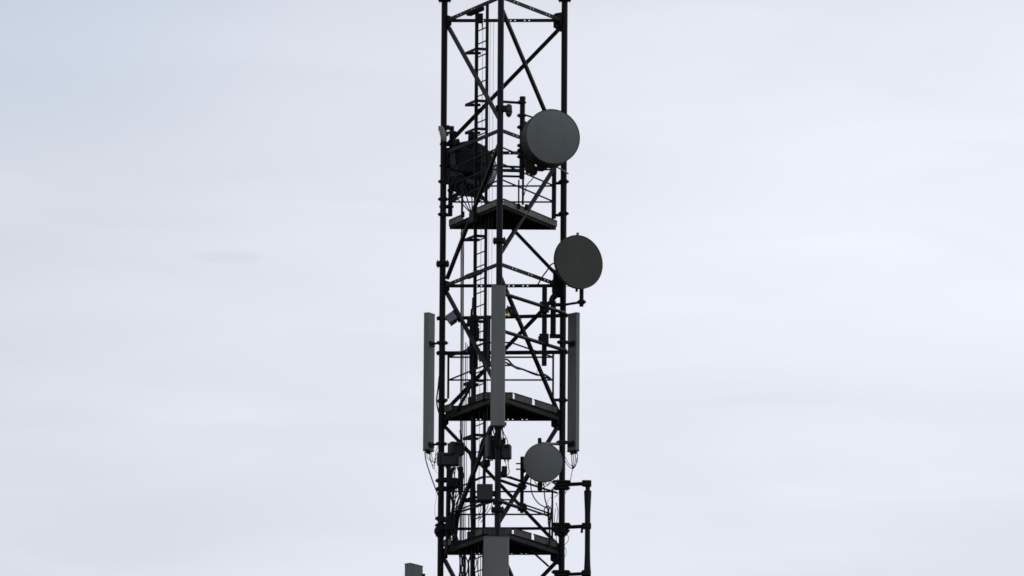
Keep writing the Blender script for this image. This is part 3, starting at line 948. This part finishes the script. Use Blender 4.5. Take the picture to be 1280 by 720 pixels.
# ------------------------------------------------------------------ stand-off antenna on the right
so = thing('standoff_antenna', at(734, 760, .45), 'slender dark tube antenna tapering at its collars, held off the right leg on arms', 'antenna')
Yo = .42
top, bot_ = at(735.3, 602, Yo), at(733.6, 716, Yo)
zs = [(602, .062), (608.5, .062), (609, .04), (613, .042), (613.5, .066), (617, .066), (640, .051), (668, .048), (690, .049), (703, .054), (712.5, .062), (715.5, .064), (716, .046), (720, .046), (724, .06), (760, .06)]
prof = [(at(735, y_, Yo).z - at(735, 602, Yo).z, r_) for y_, r_ in zs]
MB().lathe((lerp(top, bot_, .5).x, Yo, top.z), (0, 0, 1), [(prof[0][0], .001)] + prof + [(prof[-1][0], .001)], 20).build('tube', 'bluesteel', so)
ox = lerp(top, bot_, .5).x
for py, r_ in ((605.3, .034), (658.6, .034), (717.8, .032)):
    zz = at(718, py, .5).z
    rod('arm', (LEG['R'].x, LEG['R'].y - .02, zz), (ox, Yo, zz), r_, 'steel', so, 10)
    for dz_, hx_ in ((.055, .15), (0, .10), (-.055, .135)):
        clamp(so, (LEG['R'].x - .01, LEG['R'].y, zz + dz_), hx_, .024, 0, 'leg_clamp', hy=.085)
    MB().box((ox - .02, Yo, zz), .085, .07, .05, bevel=.012).build('collar', 'steel', so)
rod('drain_plug', at(727.5, 660, Yo), at(727.2, 666, Yo), .022, 'steel', so, 8)
cable('tail_cable', [at(708, 668, .5), at(711, 672, .5), at(709, 678, .5), at(705.5, 682, .5), at(708, 690, .5), at(705, 698, .5)], .005, 'rubber', so)

# ------------------------------------------------------------------ feeder cables
fb = thing('feeder_cables', at(577, 760, .3), 'bundle of long vertical feeder cables left of the ladder', 'cables')
yf_ = yL(578) + .75
for i, (x0, x1, ytop, r_, mt) in enumerate(((577.2, 575.2, 283, .013, 'greycable'), (578.6, 576.8, 283, .011, 'rubber'), (579.8, 578.4, 300, .006, 'greycable'),
                                            (576.2, 574.2, 290, .005, 'greycable'), (582, 579.6, 428, .009, 'rubber'), (584, 581.6, 430, .006, 'greycable'))):
    pts = []
    for j in range(9):
        py = lerp(ytop, 760, j / 8)
        pts.append(at(lerp(x0, x1, j / 8) + random.uniform(-.35, .35), py, yf_ + random.uniform(-.02, .02) + .02 * i))
    cable('cable', pts, r_, mt, fb)
lb = thing('ladder_cables', at(592, 760, -.1), 'thick dark cable bundle strapped along the left ladder rail', 'cables')
yl_ = ladder_y(592) + .02
for i in range(7):
    pts = []
    y0 = (386, 372, 398, 392, 405, 530, 470)[i]
    for j in range(12):
        py = lerp(y0, 760, j / 11)
        bul = 3.2 * math.exp(-((py - 430) / 36) ** 2)
        pts.append(at(592.6 - (py - 400) * .006 + (i - 3) * (.75 + bul * .3) + random.uniform(-.8, .8), py, yl_ + (i % 3) * .03))
    cable('cable', pts, (.02, .014, .024, .016, .02, .013, .013)[i], 'rubber', lb)
MB().box(at(592.5, 410, yl_), .075, .06, .24, bevel=.03).build('splice_case', 'steel', lb)
MB().box(at(590.5, 455, yl_), .055, .05, .2, bevel=.03).build('splice_case', 'steel', lb)
ub = thing('lower_cables', at(585, 760, 0), 'tangle of dark cables hanging under the lowest platform', 'cables')
for i in range(11):
    x0 = 574 + i * 2.6 + random.uniform(-1, 1)
    pts = [at(x0 + random.uniform(-2.2, 2.2), py, .1 + .05 * (i % 4)) for py in (684, 694, 703, 712, 724, 745)]
    cable('cable', pts, random.choice((.009, .013, .018, .008)), 'rubber', ub)
lw = thing('leg_cables', at(550, 700, .5), 'loose dark cables running down along the left leg', 'cables')
for i, pts in enumerate((((549, 470), (547.5, 486), (545.8, 500), (547.5, 512), (551, 522)), ((556, 472), (550, 478), (549, 490), (550, 512)),
                         ((566, 585), (568, 596), (564, 606), (570, 616), (566, 628), (571, 640)), ((570, 584), (564, 594), (569, 605), (575, 612), (568, 626), (564, 640)),
                         ((578, 615), (573, 622), (570, 630), (565, 634)), ((579, 618), (575, 626), (571, 636), (566, 640)),
                         ((546, 618), (543.5, 634), (544.5, 646), (549, 655)), ((575, 538), (578, 556), (580.5, 562), (586, 567), (589, 575)))):
    cable('cable', [at(x_, y_, .5 - .03 * i) for x_, y_ in pts], (.014, .010, .009, .010, .006, .006, .003, .016)[i], 'rubber', lw)
rw = thing('right_leg_cables', at(696, 690, .4), 'loose looping cables beside the right leg post, under the smallest dish', 'cables')
for i, pts in enumerate((((683, 645), (680, 639), (682.5, 633.5), (687, 634), (690, 640), (688, 648)), ((690, 634), (688, 648), (687, 664), (689, 682)), ((693, 622), (697, 618), (700, 612)),
                         ((686, 636), (685.5, 652), (687.5, 668), (686.5, 690)), ((695, 628), (697.5, 640), (696, 654), (697.5, 668)), ((694.5, 636), (693, 652), (695.5, 668), (694, 684)),
                         ((687, 622), (684.5, 628), (687, 634), (691, 627), (688, 621)))):
    cable('cable', [at(x_, y_, .42 - .04 * i) for x_, y_ in pts], (.012, .018, .006, .015, .007, .006, .004)[i], 'rubber', rw)
rc = thing('railing_cable', at(650, 460, -.3), 'dark cable wrapped along the right railing of the middle platform', 'cables')
cable('cable', [at(x_, y_, yR(x_) + .16) for x_, y_ in ((631, 449), (635, 450), (639, 454.5), (643, 458), (650, 460.5), (657, 463), (665, 466.5), (673, 469), (680, 468), (688, 473))], .017, 'rubber', rc)
cable('cable', [at(x_, y_, yR(x_) + .14) for x_, y_ in ((631, 452.5), (636, 455), (641, 457.5), (647, 460.8), (652, 461.5))], .016, 'rubber', rc)
cable('cable', [at(x_, y_, yR(x_) + .14) for x_, y_ in ((673, 459), (672, 463), (671, 467))], .005, 'rubber', rc)
lf = thing('lower_left_cable', at(575, 480, 0), 'dark cable sagging from the ladder to the left rail of the middle platform', 'cables')
cable('cable', [at(x_, y_, .1) for x_, y_ in ((562, 445), (575, 441), (583, 437), (589, 433))], .014, 'rubber', lf)
cable('cable', [at(x_, y_, .1) for x_, y_ in ((570, 514), (577, 503), (584, 491), (589, 480))], .03, 'rubber', lf)

# ------------------------------------------------------------------ clutter round the front leg
mc = thing('leg_bracket', at(623, 575, YM + .08), 'dark bracket stack joining the radio boxes to the front leg', 'bracket')
MB().box(at(622, 563, YM + .12), .13, .05, .16, bevel=.015).build('back_plate', 'steel', mc)
MB().box(at(630, 551, YM + .06), .03, .03, .05, bevel=.008).build('lug', 'steel', mc)
MB().box(at(630.5, 587, YM + .04), .05, .04, .06, bevel=.012).build('lug', 'steel', mc)
MB().box(at(629, 592, YM + .04), .07, .04, .035, bevel=.008).build('lug', 'steel', mc)
for i, pts in enumerate((((635, 575), (635.5, 583), (636.5, 590), (634, 594), (630, 593)), ((631, 576), (633, 582), (632, 589), (628, 596)), ((628, 532), (626, 540), (627, 550), (630, 556)))):
    cable('cable', [at(x_, y_, YM + .02) for x_, y_ in pts], (.008, .006, .012)[i], 'rubber', mc)
dc = thing('diagonal_cables', at(590, 620, -.3), 'thick dark cables strapped along the diagonal brace left of the front leg', 'cables')
for i in range(5):
    pts = [(612 - i * 1.2, 533 + i * 3), (605 - i * .6 + random.uniform(-2, 2), 552), (597 + random.uniform(-2, 2), 575), (588 + random.uniform(-2, 2), 598), (579 + random.uniform(-2, 2), 622), (573 - i, 648), (569 + i, 684)]
    cable('cable', [at(x_, y_, yL(x_) + .22 + .03 * i) for x_, y_ in pts], (.02, .014, .012, .018, .01)[i], 'rubber', dc)
uc = thing('radio_cables', at(568, 680, .3), 'dark jumper cables spilling from the radio boxes beside the left leg', 'cables')
for i in range(9):
    x0 = 561 + i * 2.1
    pts = [(x0, 584), (x0 + random.uniform(-3, 3), 596), (x0 + random.uniform(-4, 4), 612), (566 + random.uniform(-3, 6), 634), (566 + random.uniform(-3, 5), 660), (570 + random.uniform(-3, 8), 690)]
    cable('cable', [at(x_, y_, .38 - .03 * i) for x_, y_ in pts], random.choice((.007, .010, .014, .018)), 'rubber', uc)
MB().box(at(566, 604, .3), .10, .07, .09, bevel=.02).build('splice_case', 'steel', uc)
MB().box(at(563, 655, .3), .09, .07, .13, bevel=.02).build('splice_case', 'steel', uc)
tl = thing('ladder_boxes', at(592, 470, -.2), 'dark stacked splice housings on the ladder above the middle platform', 'housing')
for px, py, hx, hz in ((590, 400, .10, .07), (594, 418, .07, .13), (589, 438, .05, .08), (592, 452, .075, .14)):
    MB().box(at(px, py, ladder_y(592) + .06), hx, .06, hz, DL, nl, UP, .02).build('housing', 'steel', tl)
